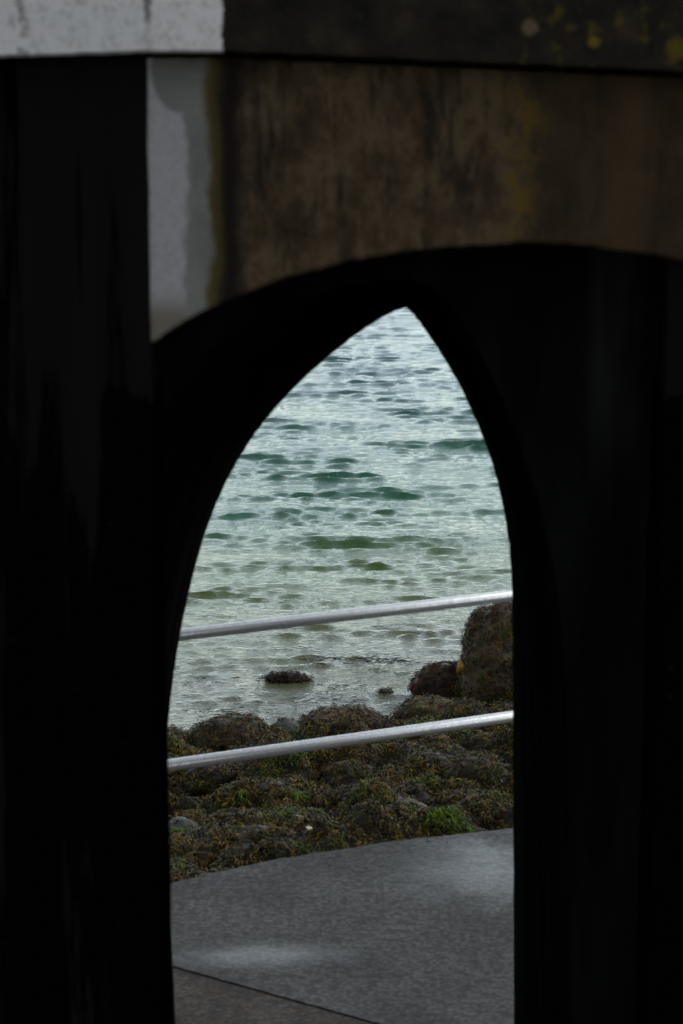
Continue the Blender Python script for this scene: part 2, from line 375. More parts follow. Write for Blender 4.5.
ts = list(np.concatenate([np.arange(-0.4, 6.0, 0.035), np.arange(6.0, 18, 0.5)]))
V = []; Fc = []
for j, t in enumerate(ts):
    for i, x in enumerate(xs):
        yy = edge_y(x) + t; V.append((x, yy, shore_z(x, yy)))
W_ = len(xs)
for j in range(len(ts) - 1):
    for i in range(W_ - 1):
        a = j * W_ + i; Fc.append((a, a + 1, a + 1 + W_, a + W_))
tag(mesh_obj('foreshore', V, Fc, M_SHORE, smooth=True), 'dark wet stony foreshore sloping to the water', kind='structure')

# ------------------------------------------------------------------ sea
us = np.concatenate([-np.geomspace(60, 0.30, 30)[:-1], np.linspace(-0.30, 0.30, 560), np.geomspace(0.30, 60, 30)[1:]])
ys = [10.2]
while ys[-1] < 60: ys.append(ys[-1] + 0.0017 * ys[-1] * (1 if ys[-1] < 36 else 2.0))
while ys[-1] < 5000: ys.append(ys[-1] * 1.12)
ys = np.array(ys)
UU, YY = np.meshgrid(us, ys); XX = UU * YY * 1.0
wr = np.random.default_rng(21)
ZZ = np.zeros_like(XX); DX = np.zeros_like(XX); DY = np.zeros_like(XX)
def waves(n, l0, l1, steep, spread):
    global ZZ, DX, DY
    for k in range(n):
        lam = l0 * (l1 / l0) ** wr.random(); a = math.pi * 1.5 + wr.normal(0, spread) ; kx, ky = math.cos(a), math.sin(a)
        K = 2 * math.pi / lam; amp = steep / K / math.sqrt(n) ; ph = wr.random() * 6.283
        fade = np.clip((lam / (0.0017 * YY) - 2.2) / 2.2, 0, 1)
        th = K * (kx * XX + ky * YY) + ph
        ZZ += amp * fade * np.cos(th); DX += -amp * fade * kx * np.sin(th) * 0.9; DY += -amp * fade * ky * np.sin(th) * 0.9
def envelope(n, l0, l1, base, amp, lo, hi):
    e = np.zeros_like(XX)
    for k in range(n):
        lam = l0 + (l1 - l0) * wr.random(); a = wr.random() * 6.283
        e += np.cos(2 * math.pi / lam * (0.62 * math.cos(a) * XX + 2.3 * math.sin(a) * YY) + wr.random() * 6.283)
    return np.clip(base + amp * e / math.sqrt(n / 2), lo, hi)
def band(env_, *a):
    global ZZ, DX, DY
    z0, x0, y0 = ZZ, DX, DY; ZZ = np.zeros_like(XX); DX = np.zeros_like(XX); DY = np.zeros_like(XX)
    waves(*a); ZZ = z0 + ZZ * env_; DX = x0 + DX * env_; DY = y0 + DY * env_
band(1.0, 16, 0.9, 1.8, 0.05, 0.4)
band(envelope(18, 0.5, 2.0, 0.58, 0.45, 0.08, 1.9), 110, 0.10, 0.27, 0.36, 0.36)
band(envelope(14, 0.4, 1.3, 0.9, 0.35, 0.2, 1.8), 80, 0.06, 0.16, 0.16, 0.8)
shal = np.clip((YY - 13.6) / 6.0, 0.0, 1.0) * 0.52 + 0.48     # calmer by the shore
far = 1.0 / (1 + np.maximum(0, YY - 200) / 200)
ZZ *= shal * far; DX *= shal; DY *= shal
VV = np.stack([XX + DX, YY + DY, WZ + ZZ], -1).reshape(-1, 3)
nu, ny = len(us), len(ys)
I = (np.arange(ny - 1)[:, None] * nu + np.arange(nu - 1)[None, :]).reshape(-1)
FF = np.stack([I, I + 1, I + 1 + nu, I + nu], -1)
me = bpy.data.meshes.new('sea'); me.vertices.add(len(VV)); me.vertices.foreach_set('co', VV.astype(np.float32).ravel())
me.loops.add(FF.size); me.loops.foreach_set('vertex_index', FF.astype(np.int32).ravel())
me.polygons.add(len(FF)); me.polygons.foreach_set('loop_start', np.arange(0, FF.size, 4, dtype=np.int32))
me.polygons.foreach_set('use_smooth', np.ones(len(FF), bool)); me.update(calc_edges=True); me.validate(); me.materials.append(M_SEA)
sea = bpy.data.objects.new('sea', me); COL.objects.link(sea); tag(sea, 'rippled green sea reflecting an overcast sky', kind='structure')

# ------------------------------------------------------------------ seaweed blades
OLIVE = [(0.040, 0.062, 0.012), (0.13, 0.090, 0.012), (0.018, 0.013, 0.009), (0.058, 0.044, 0.008), (0.085, 0.066, 0.016), (0.036, 0.026, 0.011), (0.030, 0.018, 0.010), (0.12, 0.088, 0.016), (0.045, 0.048, 0.016), (0.020, 0.015, 0.010), (0.10, 0.062, 0.018), (0.026, 0.028, 0.018)]
RED = [(0.085, 0.032, 0.018), (0.030, 0.014, 0.010), (0.075, 0.032, 0.018), (0.022, 0.013, 0.012), (0.060, 0.040, 0.020)]
GREEN = [(0.070, 0.16, 0.008), (0.11, 0.21, 0.010), (0.025, 0.055, 0.010), (0.10, 0.19, 0.016), (0.030, 0.040, 0.010)]
DARK = [(0.016, 0.011, 0.010), (0.030, 0.018, 0.014), (0.012, 0.009, 0.010), (0.045, 0.026, 0.016), (0.028, 0.024, 0.014)]
def blades(name, P, N, T, L, Wd, C, lift, m_=None, parent=None):
    """P,N,T arrays (n,3); each blade is a curved strip of three quads that forks at the end"""
    n = len(P)
    B = np.cross(N, T); B /= np.linalg.norm(B, axis=1, keepdims=True) + 1e-9
    prof = [(0.0, 0.35, 0.0), (0.35, 1.0, 1.0), (0.7, 0.8, 0.9), (1.0, 0.25, 0.15)]
    roll = rng.normal(0, 0.5, (n, 1)); side = B * np.cos(roll) + N * np.sin(roll)
    bend = rng.normal(0, 0.25, (n, 1))
    vs = []
    for t, wd, lf in prof:
        c = P + T * (L * t)[:, None] + N * (L * lift * lf)[:, None] + B * bend * (L * t * t)[:, None]
        vs += [c - side * (Wd * wd * 0.5)[:, None], c + side * (Wd * wd * 0.5)[:, None]]
    VV = np.stack(vs, 1).reshape(-1, 3)
    b = np.arange(n)[:, None] * 8
    FF = np.concatenate([b + np.array([[0, 1, 3, 2]]), b + np.array([[2, 3, 5, 4]]), b + np.array([[4, 5, 7, 6]])], 1).reshape(-1, 4)
    me = bpy.data.meshes.new(name); me.vertices.add(len(VV)); me.vertices.foreach_set('co', VV.astype(np.float32).ravel())
    me.loops.add(FF.size); me.loops.foreach_set('vertex_index', FF.astype(np.int32).ravel())
    me.polygons.add(len(FF)); me.polygons.foreach_set('loop_start', np.arange(0, FF.size, 4, dtype=np.int32)); me.update(calc_edges=True)
    ca = me.color_attributes.new('tint', 'FLOAT_COLOR', 'POINT')
    cc = np.concatenate([np.repeat(C, 8, axis=0), np.ones((n * 8, 1))], 1); ca.data.foreach_set('color', cc.astype(np.float32).ravel())
    me.materials.append(m_ or M_WEED)
    o = bpy.data.objects.new(name, me); COL.objects.link(o)
    if parent: o.parent = parent
    return o
def pick(palette, P, sc=5.0, seed=0):
    """tint varies between clumps and a little between blades"""
    out = np.zeros((len(P), 3)); pal = np.array(palette); n = len(palette)
    for i, p in enumerate(P):
        v = noise.noise(Vector((p[0] * sc + seed, p[1] * sc, p[2] * sc))) * 1.2 + 0.5 + rng.normal(0, 0.22)
        k = int(min(max(v, 0), 0.999) * n); out[i] = pal[k] * (0.75 + 0.5 * rng.random())
    return out

# the mat of wrack over the whole foreshore
def shore_sample(n, x0, x1, s0, s1, slope_room=True):
    P = []; N = []; T = []
    while len(P) < n:
        x = random.uniform(x0, x1); y = edge_y(x) + random.uniform(s0, s1)
        # denser tufts
        h1, _ = dome(x, y, 0.33, 3.1); h2, _ = dome(x, y, 0.19, 8.3)
        if 0.75 * h1 + 0.45 * h2 + 0.5 * noise.noise(Vector((x * 7, y * 7, 2))) < random.uniform(0.1, 1.0): continue
        e = 0.02; z = shore_z(x, y)
        if z < WZ - 0.05: continue
        gx = (shore_z(x + e, y) - z) / e; gy = (shore_z(x, y + e) - z) / e
        nn = Vector((-gx, -gy, 1)).normalized()
        dh = Vector((-gx, -gy, 0)); dh = dh.normalized() if dh.length > 1e-4 else Vector((0, -1, 0))
        a = random.gauss(0, 0.9); t = Vector((dh.x * math.cos(a) - dh.y * math.sin(a), dh.x * math.sin(a) + dh.y * math.cos(a), 0))
        t = (t - nn * t.dot(nn)).normalized()
        P.append((x, y, z)); N.append(tuple(nn)); T.append(tuple(t))
    return np.array(P), np.array(N), np.array(T)
def tuft(P, N, T, k, spread, fan):
    P = np.repeat(P, k, 0); N = np.repeat(N, k, 0); T = np.repeat(T, k, 0); n = len(P)
    P = P + rng.normal(0, spread, (n, 3)) * np.array([1, 1, 0.4]); T = T + rng.normal(0, fan, (n, 3)); T -= N * (T * N).sum(1, keepdims=True)
    T /= np.linalg.norm(T, axis=1, keepdims=True) + 1e-9
    return P, N, T
Pa, Na, Ta = tuft(*shore_sample(62000, -1.15, 1.45, 0.02, 5.3), 5, 0.008, 0.5)
Pb, Nb, Tb = tuft(*shore_sample(20000, -5.0, 6.0, 0.02, 5.0), 2, 0.01, 0.5)
P = np.concatenate([Pa, Pb]); N = np.concatenate([Na, Nb]); T = np.concatenate([Ta, Tb]); n = len(P)
L = rng.uniform(0.014, 0.042, n); Wd = rng.uniform(0.0028, 0.0072, n)
Cc = np.concatenate([np.repeat(pick(OLIVE, Pa[::5], 4.5), 5, 0), np.repeat(pick(OLIVE, Pb[::2], 4.5), 2, 0)]) * rng.uniform(0.6, 1.8, (n, 1))
sw = blades('seaweed', P, N, T, L, Wd, Cc, rng.uniform(0.0, 0.45, n))
tag(sw, 'olive brown bladder wrack blanketing the foreshore stones', 'seaweed', kind='stuff')

# ------------------------------------------------------------------ boulders
def boulder(name, px, py, wpx, hpx, label, m_, palette, dens=1800, cover=0.1, z0=None, deep=1.0, sharp=0.0, seed=0, group=None, Y=None, weed=True, rot=0.0, frac=0.35):
    """px,py: where the foot of the stone meets the ground; wpx,hpx: its size in the photograph"""
    if z0 is None:
        # march to the foreshore
        z = WZ
        for k in range(30):
            p = atZ(px, py, z); z2 = max(WZ, shore_z(p.x, p.y, False)); z += (z2 - z) * 0.5
        p = atZ(px, py, z)
    else: p = atZ(px, py, z0)
    sc = p.y / F * 1.03
    rx = wpx * sc / 2; h = hpx * sc; ry = rx * deep
    root = empty(name, (p.x, p.y + ry * 0.5, p.z))
    cat = 'rock'
    tag(root, label, cat, group)
    bm = bmesh.new(); bmesh.ops.create_icosphere(bm, subdivisions=5, radius=1.0)
    hs_ = h / (1.0 + frac)                 # sphere radius in z, sunk by 'frac'
    for v in bm.verts:
        q = v.co.copy(); so_ = Vector((seed * 3.1, seed * 1.7, seed * 0.9))
        r_ = 1 + 0.16 * noise.noise(q * 1.3 + so_) + 0.09 * noise.noise(q * 3.1 + so_) + 0.03 * noise.noise(q * 8 + so_)
        if sharp > 0.3: q = q / (max(abs(q.x), abs(q.y), abs(q.z)) ** 0.15); q = Vector((q.x - 0.12 * q.z, q.y, q.z * (1 + 0.10 * q.x))); v.co = q
        if sharp:
            d, pt = noise.voronoi(q * 1.2 + so_); r_ += sharp * (0.5 - d[0]) * 0.5
        v.co = Vector((q.x * r_ * rx, q.y * r_ * ry, q.z * r_ * hs_ + hs_ * frac))
    bmesh.ops.rotate(bm, cent=(0, 0, 0), matrix=Matrix.Rotation(rot, 3, 'Z'), verts=bm.verts)
    bm.normal_update()
    tri = [(f.calc_area(), f.calc_center_median().copy(), f.normal.copy()) for f in bm.faces if f.calc_center_median().z > -0.02]
    bm_obj('stone', bm, m_, root, True)
    if weed:
        ar = np.array([t[0] for t in tri]); cm = np.cumsum(ar); tot = cm[-1]; n = int(tot * dens * 1.5)
        idx = np.searchsorted(cm, rng.random(n) * tot); keepP = []; keepN = []; keepT = []
        for i in idx:
            _, c, nn = tri[min(i, len(tri) - 1)]
            jit = Vector((random.gauss(0, .008), random.gauss(0, .008), random.gauss(0, .004)))
            cov = noise.noise((c + root.location) * 5.0) + 0.35 * nn.z
            if cov < cover - 0.25 + random.gauss(0, 0.15): continue
            dn = Vector((nn.x, nn.y, -0.5)); dn = dn - nn * dn.dot(nn)
            if dn.length < 1e-3: dn = Vector((1, 0, 0))
            t = dn.normalized() + Vector((random.gauss(0, .55), random.gauss(0, .55), random.gauss(0, .35))); t = (t - nn * t.dot(nn) * 0.8).normalized()
            keepP.append(tuple(c + jit)); keepN.append(tuple(nn)); keepT.append(tuple(t))
        if len(keepP) > 5:
            P, N, T = tuft(np.array(keepP), np.array(keepN), np.array(keepT), 4, 0.007, 0.45); n = len(P)
            blades('seaweed', P, N, T, rng.uniform(0.014, 0.038, n), rng.uniform(0.0028, 0.007, n), np.repeat(pick(palette, P[::4], 9, seed), 4, 0) * rng.uniform(0.55, 1.5, (n, 1)), rng.uniform(0.0, 0.35, n), parent=root)['kind'] = 'stuff'
    return root
G1 = 'seaweed covered stones along the water edge'; G2 = 'half buried stones on the foreshore'; G3 = 'stones standing in the water'
B = boulder
b6 = B('boulder', 508, 705, 108, 101, 'tall brown boulder standing at the water behind the right pier', M_ROCK_BROWN, OLIVE[:7] + DARK + RED[4:], 2600, -0.02, WZ, 0.8, 0.5, 3, G3, rot=0.4, frac=0.12)
b7 = B('boulder', 444, 699, 66, 34, 'low purple brown rock leaning against the left foot of the tall boulder', M_ROCK_DARK, RED + DARK, 2300, 0.0, WZ, 0.9, 0.1, 5, G3)
B('boulder', 515, 712, 60, 14, 'flat dark ledge rock at the foot of the tall boulder', M_ROCK_DARK, DARK, 1500, 0.3, WZ, 0.6, 0.1, 6, G3)
B('boulder', 288, 682, 42, 8, 'low black weed covered rock awash alone in the shallow water', M_ROCK_DARK, DARK, 4200, -0.5, WZ, 0.45, 0.2, 8, G3)
B('boulder', 386, 694, 15, 4, 'tiny dark stone just breaking the water left of the tall boulder', M_ROCK_DARK, DARK, 3000, -0.3, WZ, 0.8, 0.1, 9, G3)
B('boulder', 172, 758, 44, 28, 'dark weedy stone at the water edge touching the left pier', M_ROCK_DARK, OLIVE, 2600, -0.3, None, 0.9, 0.1, 11, G1)
B('boulder', 231, 756, 88, 36, 'broad brown wrack covered dome, widest stone left of the grey green one', M_ROCK_DARK, OLIVE[:8] + RED[3:], 2600, -0.35, None, 0.8, 0.1, 12, G1)
B('boulder', 285, 748, 36, 29, 'small grey stone streaked with green at the water edge', M_ROCK_GREY, OLIVE, 900, 0.35, None, 0.9, 0.1, 13, G1)
B('boulder', 344, 741, 96, 29, 'long low brown stone at the middle of the water edge', M_ROCK_BROWN, RED[3:] + OLIVE[:6], 2300, -0.15, None, 0.7, 0.15, 14, G1)
B('boulder', 434, 727, 74, 25, 'brown peaked stone just below the low purple rock', M_ROCK_BROWN, RED[3:] + OLIVE[:5], 2300, -0.1, None, 0.8, 0.2, 15, G1)
B('boulder', 388, 826, 92, 26, 'bare brown slab rock beside the path edge', M_ROCK_BROWN, OLIVE + RED, 900, 0.4, None, 0.6, 0.2, 16, G2)
B('boulder', 182, 846, 40, 26, 'grey green stone low against the left pier', M_ROCK_GREY, OLIVE, 900, 0.3, None, 0.9, 0.1, 17, G2)
B('boulder', 272, 812, 58, 28, 'rounded stone in wrack just above the pale shells', M_ROCK_DARK, OLIVE, 2600, -0.3, None, 0.9, 0.1, 18, G2)
B('boulder', 258, 852, 60, 22, 'dark green topped stone left of the pale shells', M_ROCK_DARK, OLIVE[:4] + GREEN[2:3], 1700, 0.1, None, 0.8, 0.1, 19, G2)
B('boulder', 350, 848, 44, 18, 'black stone at the path edge right of the pale shells', M_ROCK_DARK, DARK, 1500, 0.1, None, 0.8, 0.1, 20, G2)
B('boulder', 478, 795, 66, 36, 'large yellow wrack covered stone below the lower rail at the right pier', M_ROCK_DARK, OLIVE, 2600, -0.35, None, 0.8, 0.1, 21, G2)
B('boulder', 430, 786, 56, 32, 'wrack covered stone below the middle right of the lower rail', M_ROCK_DARK, OLIVE, 2600, -0.35, None, 0.8, 0.1, 22, G2)
B('boulder', 210, 792, 50, 26, 'shaggy olive stone under the left end of the lower rail', M_ROCK_DARK, OLIVE, 2600, -0.35, None, 0.8, 0.1, 23, G2)
B('boulder', 350, 790, 60, 26, 'shaggy brown stone below the centre of the lower rail', M_ROCK_DARK, OLIVE, 2600, -0.35, None, 0.8, 0.1, 24, G2)

# ------------------------------------------------------------------ bright green algae patches
def surf_at(px, py):
    best = None
    for k in range(260):
        Y = 8.6 + k * 0.025; p = atY(px, py, Y)
        if p.z <= shore_z(p.x, p.y) and p.y > edge_y(p.x): return Vector((p.x, p.y, shore_z(p.x, p.y)))
    return atZ(px, py, -0.4)
def algae(px, py, rx, ry, n, label):
    c = surf_at(px, py); P = []; N = []; T = []
    for k in range(n):
        a = random.random() * 6.283; r_ = math.sqrt(random.random()); x = c.x + rx * r_ * math.cos(a); y = c.y + ry * r_ * math.sin(a)
        if y < edge_y(x) + 0.01: continue
        P.append((x, y, shore_z(x, y) + 0.012)); nn = Vector((random.gauss(0, .2), -0.5, 1)).normalized(); N.append(tuple(nn))
        t = Vector((random.gauss(0.5, .5), -0.7, -0.3)); t = (t - nn * t.dot(nn)).normalized(); T.append(tuple(t))
    P = np.array(P); n = len(P)
    o = blades('green_algae', P, np.array(N), np.array(T), rng.uniform(0.02, 0.06, n), rng.uniform(0.002, 0.005, n), pick(GREEN, P, 9), rng.uniform(0.1, 0.5, n))
    tag(o, label, 'algae', 'tufts of bright green algae')
algae(450, 824, 0.10, 0.08, 480, 'largest bright green algae tuft, by the path edge near the right pier')
algae(296, 796, 0.03, 0.04, 70, 'small green algae tuft on the stone below the lower rail')
algae(180, 832, 0.035, 0.035, 90, 'small vivid green algae tuft against the left pier')
algae(414, 783, 0.02, 0.03, 40, 'tiny green algae fleck in the middle of the wrack on the right')
algae(303, 852, 0.06, 0.03, 90, 'green algae under the pale shells at the path edge')
algae(240, 802, 0.025, 0.03, 40, 'faint green algae patch between shaggy stones on the left')
algae(410, 812, 0.05, 0.03, 50, 'thin green algae beside the bare brown slab rock')

# scraps of weed and grit blown onto the path edge
Pp = []; Tp = []
for k in range(150):
    x = random.uniform(-2.5, 2.5); y = edge_y(x) - abs(random.gauss(0, 0.07)) - 0.005
    Pp.append((x, y, 0.003)); a = random.random() * 6.283; Tp.append((math.cos(a), math.sin(a), 0.02))
Pp = np.array(Pp); n = len(Pp)
tag(blades('weed_scraps', Pp, np.tile(np.array([[0, 0, 1.0]]), (n, 1)), np.array(Tp), rng.uniform(0.008, 0.03, n), rng.uniform(0.002, 0.005, n), pick(DARK, Pp, 9), rng.uniform(0.05, 0.3, n)),
    'scattered dark weed scraps along the seaward path edge', 'seaweed', kind='stuff')

# shells
def top_near(c): return max(shore_z(c.x + a, c.y + b) for a in (-.04, 0, .04) for b in (-.10, -.05, 0, .03)) + 0.055
def shell(px, py, r_, label):
    c = surf_at(px, py) + Vector((0, -0.035, 0.075)); c.z = max(c.z, top_near(c)) ; bm = bmesh.new(); rings, seg = 7, 18; last = None; vs = []
    for i in range(rings + 1):
        t = i / rings; row = []
        for j in range(seg + 1):
            a = -1.25 + 2.5 * j / seg
            rr = r_ * t * (1 + 0.03 * math.sin(j * 3.1)); row.append(bm.verts.new((math.sin(a) * rr, math.cos(a) * rr * 0.95, 0.42 * r_ * math.sin(t * 1.9) + 0.02 * r_ * math.cos(a * 20))))
        vs.append(row)
    for i in range(rings):
        for j in range(seg):
            try: bm.faces.new((vs[i][j], vs[i + 1][j], vs[i + 1][j + 1], vs[i][j + 1]))
            except Exception: pass
    bmesh.ops.remove_doubles(bm, verts=bm.verts, dist=1e-5)
    o = bm_obj('shell', bm, M_SHELL, None, True); o.location = c; o.rotation_euler = (R(25), R(10), random.random() * 3)
    md = o.modifiers.new('thickness', 'SOLIDIFY'); md.thickness = 0.002
    tag(o, label, 'shell', 'pale shells on the wrack')
shell(301, 842, 0.024, 'larger cream limpet shell lying on green algae by the path')
shell(309, 848, 0.016, 'smaller white shell just right of the cream one')
shell(428, 779, 0.008, 'tiny white shell alone in the wrack on the right')

# yellow kelp blade and the white barnacled tip on the tall boulder
kp = atZ(459, 668, WZ); 
# ------------------------------------------------------------------ drifting weed on the shallow water
def drift(px, py, wpx, hpx, n, label):
    c = atZ(px, py, WZ); sc = c.y / F; P = []; T = []
    for k in range(n):
        x = random.gauss(0, wpx * sc * 0.25); y = random.gauss(0, hpx * sc * 0.9); P.append((c.x + x, c.y + y, WZ + 0.022 + random.uniform(-0.02, 0.008)))
        T.append((1, random.gauss(0, .5), random.gauss(0, 0.05)))
    P = np.array(P); T = np.array(T); T /= np.linalg.norm(T, axis=1, keepdims=True); N = np.tile(np.array([[0, -0.2, 0.98]]), (n, 1))
    o = blades('drifting_weed', P, N, T, rng.uniform(0.02, 0.07, n), rng.uniform(0.003, 0.007, n), pick(DARK, P, 9), rng.uniform(0, 0.2, n))
    tag(o, label, 'seaweed', 'weed drifting in the shallows', 'stuff')
drift(222, 715, 60, 10, 90, 'thin streak of dark weed floating before the widest stone')
drift(355, 662, 110, 6, 190, 'long dark weed streak drifting right of the lone awash rock')
drift(385, 664, 60, 5, 110, 'short dark weed streak nearer the tall boulder')
drift(418, 676, 60, 8, 70, 'scattered weed bits beside the low purple rock')
drift(345, 690, 110, 8, 46, 'sparse brown scraps of weed in the middle shallows')
drift(330, 703, 90, 10, 60, 'loose weed scraps floating before the long low stone')
drift(210, 683, 60, 6, 9, 'few tiny weed flecks left of the lone awash rock')
drift(262, 681, 40, 5, 50, 'weed trailing from the left side of the lone awash rock')

# kelp blade as a part of the tall boulder
def kelp(root, px, py):
    Y = root.location.y - 0.22; c = atY(px, py, Y); v = []; f = []
    for i in range(7):
        t = i / 6; wd = 0.022 * math.sin(0.25 + t * 2.6); cz = c.z + 0.035 - 0.085 * t; cy = c.y - 0.03 * math.sin(t * 3)
        for sgn in (-1, 0, 1): v.append(Vector((c.x + sgn * wd + 0.01 * math.sin(t * 4), cy - (0.008 if sgn == 0 else 0), cz)) - root.location)
    for i in range(6):
        for k in range(2): a = i * 3 + k; f.append((a, a + 1, a + 4, a + 3))
    k_ = mesh_obj('kelp_blade', v, f, M_KELP, root, True); k_.modifiers.new('t', 'SOLIDIFY').thickness = 0.003
    k_['label'] = 'single amber yellow kelp blade'
m = NB('kelp'); m.base(m.mix(m.noise(m.coord(), 40, 3), (0.30, 0.17, 0.01), (0.20, 0.10, 0.008))); m.rough(0.35); M_KELP = m.m
kelp(b6, 459, 665)

# ------------------------------------------------------------------ railing
def tube(bm, a, b, r_, seg=24, cap=True):
    d = (b - a); L_ = d.length; q = d.to_track_quat('Z', 'Y').to_matrix().to_4x4(); q.translation = (a + b) / 2
    bmesh.ops.create_cone(bm, cap_ends=cap, segments=seg, radius1=r_, radius2=r_, depth=L_, matrix=q)
T0, T1 = atZ(183, 636, 1.0), atZ(512, 596, 1.0); L0, L1 = atZ(168, 765, 0.5), atZ(513, 717, 0.5)
print('RAIL top', T0, T1, 'low', L0, L1, 'edge', edge[0], edge[-1], 'pxr', 0.0215 * F / T0.y)
# one vertical plane through both rails
ax = [(T0.x, T0.y), (T1.x, T1.y), (L0.x, L0.y), (L1.x, L1.y)]
sx = sum(p[0] for p in ax) / 4; sy = sum(p[1] for p in ax) / 4
kk = sum((p[0] - sx) * (p[1] - sy) for p in ax) / sum((p[0] - sx) ** 2 for p in ax)
def rail_pt(px, py):
    d = ray(px, py); # intersect y = sy + kk*(x-sx)
    t = (sy - kk * sx) / (d.y - kk * d.x); return Vector((0, 0, CAMZ)) + d * t
RT = (rail_pt(183, 634.5), rail_pt(512, 595.5)); RL = (rail_pt(168, 765.5), rail_pt(513, 716.5))
print('on plane', RT, RL)
rl = empty('railing', (sx, sy, 0)); tag(rl, 'galvanised two rail tube railing along the seaward path edge', 'railing')
def rail(nm, ab):
    a, b = ab; d = b - a; t0 = (-3.2 - a.x) / d.x; t1 = (4.2 - a.x) / d.x
    bm = bmesh.new(); tube(bm, a + d * t0 - rl.location, a + d * t1 - rl.location, 0.0235, 32); bm_obj(nm, bm, M_STEEL, rl, True)
    return lambda x: a + d * ((x - a.x) / d.x)
ft = rail('top_rail', RT); fl = rail('lower_rail', RL)
for xp in (-3.1, -1.05, 1.12, 3.2, 4.1):
    p = ft(xp); q = Vector((p.x, p.y, -0.3)); bm = bmesh.new(); tube(bm, q - rl.location, p - rl.location, 0.024, 24)
    tube(bm, Vector((p.x, p.y, 0.0)) - rl.location, Vector((p.x, p.y, 0.012)) - rl.location, 0.07, 24)
    bm_obj('post', bm, M_STEEL, rl, False)

# ------------------------------------------------------------------ arch structure
root = empty('arched_tower', (0, YW + 1, 0)); tag(root, 'weathered concrete tower base with black piers framing an arched opening', 'tower')
def loc(v): return Vector(v) - root.location
corner_x = atY(150, 190, YW).x
# pier plane: from the corner back to the left
PB = 0.16
def pierY(x): return YW + (corner_x - x) * 0.35
def at_pier(px, py):
    d = ray(px, py); k = 0.35; t = (YW + k * corner_x) / (d.y + k * d.x); return Vector((0, 0, CAMZ)) + d * t
# --- lintel wall (front face with the flat arch), 0.28 m thick
curve = [(150, 343), (160, 338), (170, 331), (190, 320), (215, 307), (245, 294), (280, 281), (320, 269), (360, 260), (400, 253.5), (440, 249), (480, 246), (515, 244.5), (548, 244.5), (585, 247), (620, 251), (655, 256.5), (690, 263.5), (730, 274), (780, 290), (830, 312), (880, 345), (905, 375)]
cv = []
for i in range(len(curve) - 1):
    for k in range(4):
        t = k / 4; a, b = curve[i], curve[i + 1]; cv.append((a[0] + (b[0] - a[0]) * t, a[1] + (b[1] - a[1]) * t))
cv.append(curve[-1])
ZTOP = atY(340, 52, YW).z + 0.06
def chip(x, s): return noise.noise(Vector((x * 38, s, 0))) * 0.0045 + noise.noise(Vector((x * 11, s, 3))) * 0.004
_c0 = atY(148, 50, YW - 0.10); _c1 = atY(683, 70, YW - 0.10)
def wall_top(x): return _c0.z + max(0.0, (x - _c0.x - 0.16) / (_c1.x - _c0.x - 0.16)) * (_c1.z - _c0.z) - 0.020 + noise.noise(Vector((x * 30, 5, 5))) * 0.003
bm = bmesh.new(); rows = []
TH = 0.28
for (px, py) in cv:
    p = atY(px, py, YW); p.z += chip(p.x, 1)
    x = p.x
    zt = wall_top(x)
    rows.append([bm.verts.new(loc(q)) for q in ((x, YW, zt), (x, YW, p.z + 0.008), (x, YW + 0.008, p.z), (x, YW + TH, p.z + 0.0), (x, YW + TH, zt))])
for i in range(len(rows) - 1):
    for k in range(5): bm.faces.new((rows[i][k], rows[i][(k + 1) % 5], rows[i + 1][(k + 1) % 5], rows[i + 1][k]))
bm.faces.new(rows[0]); bm.faces.new(list(reversed(rows[-1])))
bm_obj('arch_wall', bm, M_LINTEL, root)
# --- piers
def pier_mesh(name, loop, z0, z1):
    n = len(loop); bm = bmesh.new(); nz_ = 40; rings = []
    for k in range(nz_ + 1):
        z = z0 + (z1 - z0) * k / nz_
        rings.append([bm.verts.new(loc((x + noise.noise(Vector((x * 3, z * 9, y))) * 0.0035, y, z))) for x, y in loop])
    for k in range(nz_):
        for i in range(n): bm.faces.new((rings[k][i], rings[k][(i + 1) % n], rings[k + 1][(i + 1) % n], rings[k + 1][i]))
    bm.faces.new(rings[0]); bm.faces.new(rings[-1])
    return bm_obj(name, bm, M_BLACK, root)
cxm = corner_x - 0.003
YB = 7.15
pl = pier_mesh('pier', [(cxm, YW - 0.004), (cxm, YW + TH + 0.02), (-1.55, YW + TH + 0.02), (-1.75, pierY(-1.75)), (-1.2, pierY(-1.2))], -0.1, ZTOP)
rx0 = atY(905, 190, YW).x + 0.003
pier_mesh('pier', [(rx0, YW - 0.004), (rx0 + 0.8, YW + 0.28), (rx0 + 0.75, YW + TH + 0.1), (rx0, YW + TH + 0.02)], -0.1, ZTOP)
px0 = atY(668, 300, YW + 0.06).x
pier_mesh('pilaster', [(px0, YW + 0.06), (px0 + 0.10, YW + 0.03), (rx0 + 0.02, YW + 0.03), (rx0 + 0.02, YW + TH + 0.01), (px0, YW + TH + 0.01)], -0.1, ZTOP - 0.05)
# --- cornice
bl = at_pier(0, 55); 
def corn_pt(px, py, off):
    return atY(px, py, YW - off)
OFF = 0.10
c_l = at_pier(-40, 56); dirl = Vector((-1, 0.35, 0)).normalized()
cz0 = atY(147, 50, YW - OFF).z; cr = atY(683, 70, YW - OFF); czr = cr.z
cxx = atY(148, 30, YW - OFF).x
left_end = Vector((cxx, YW - OFF, 0)) + dirl * 1.5
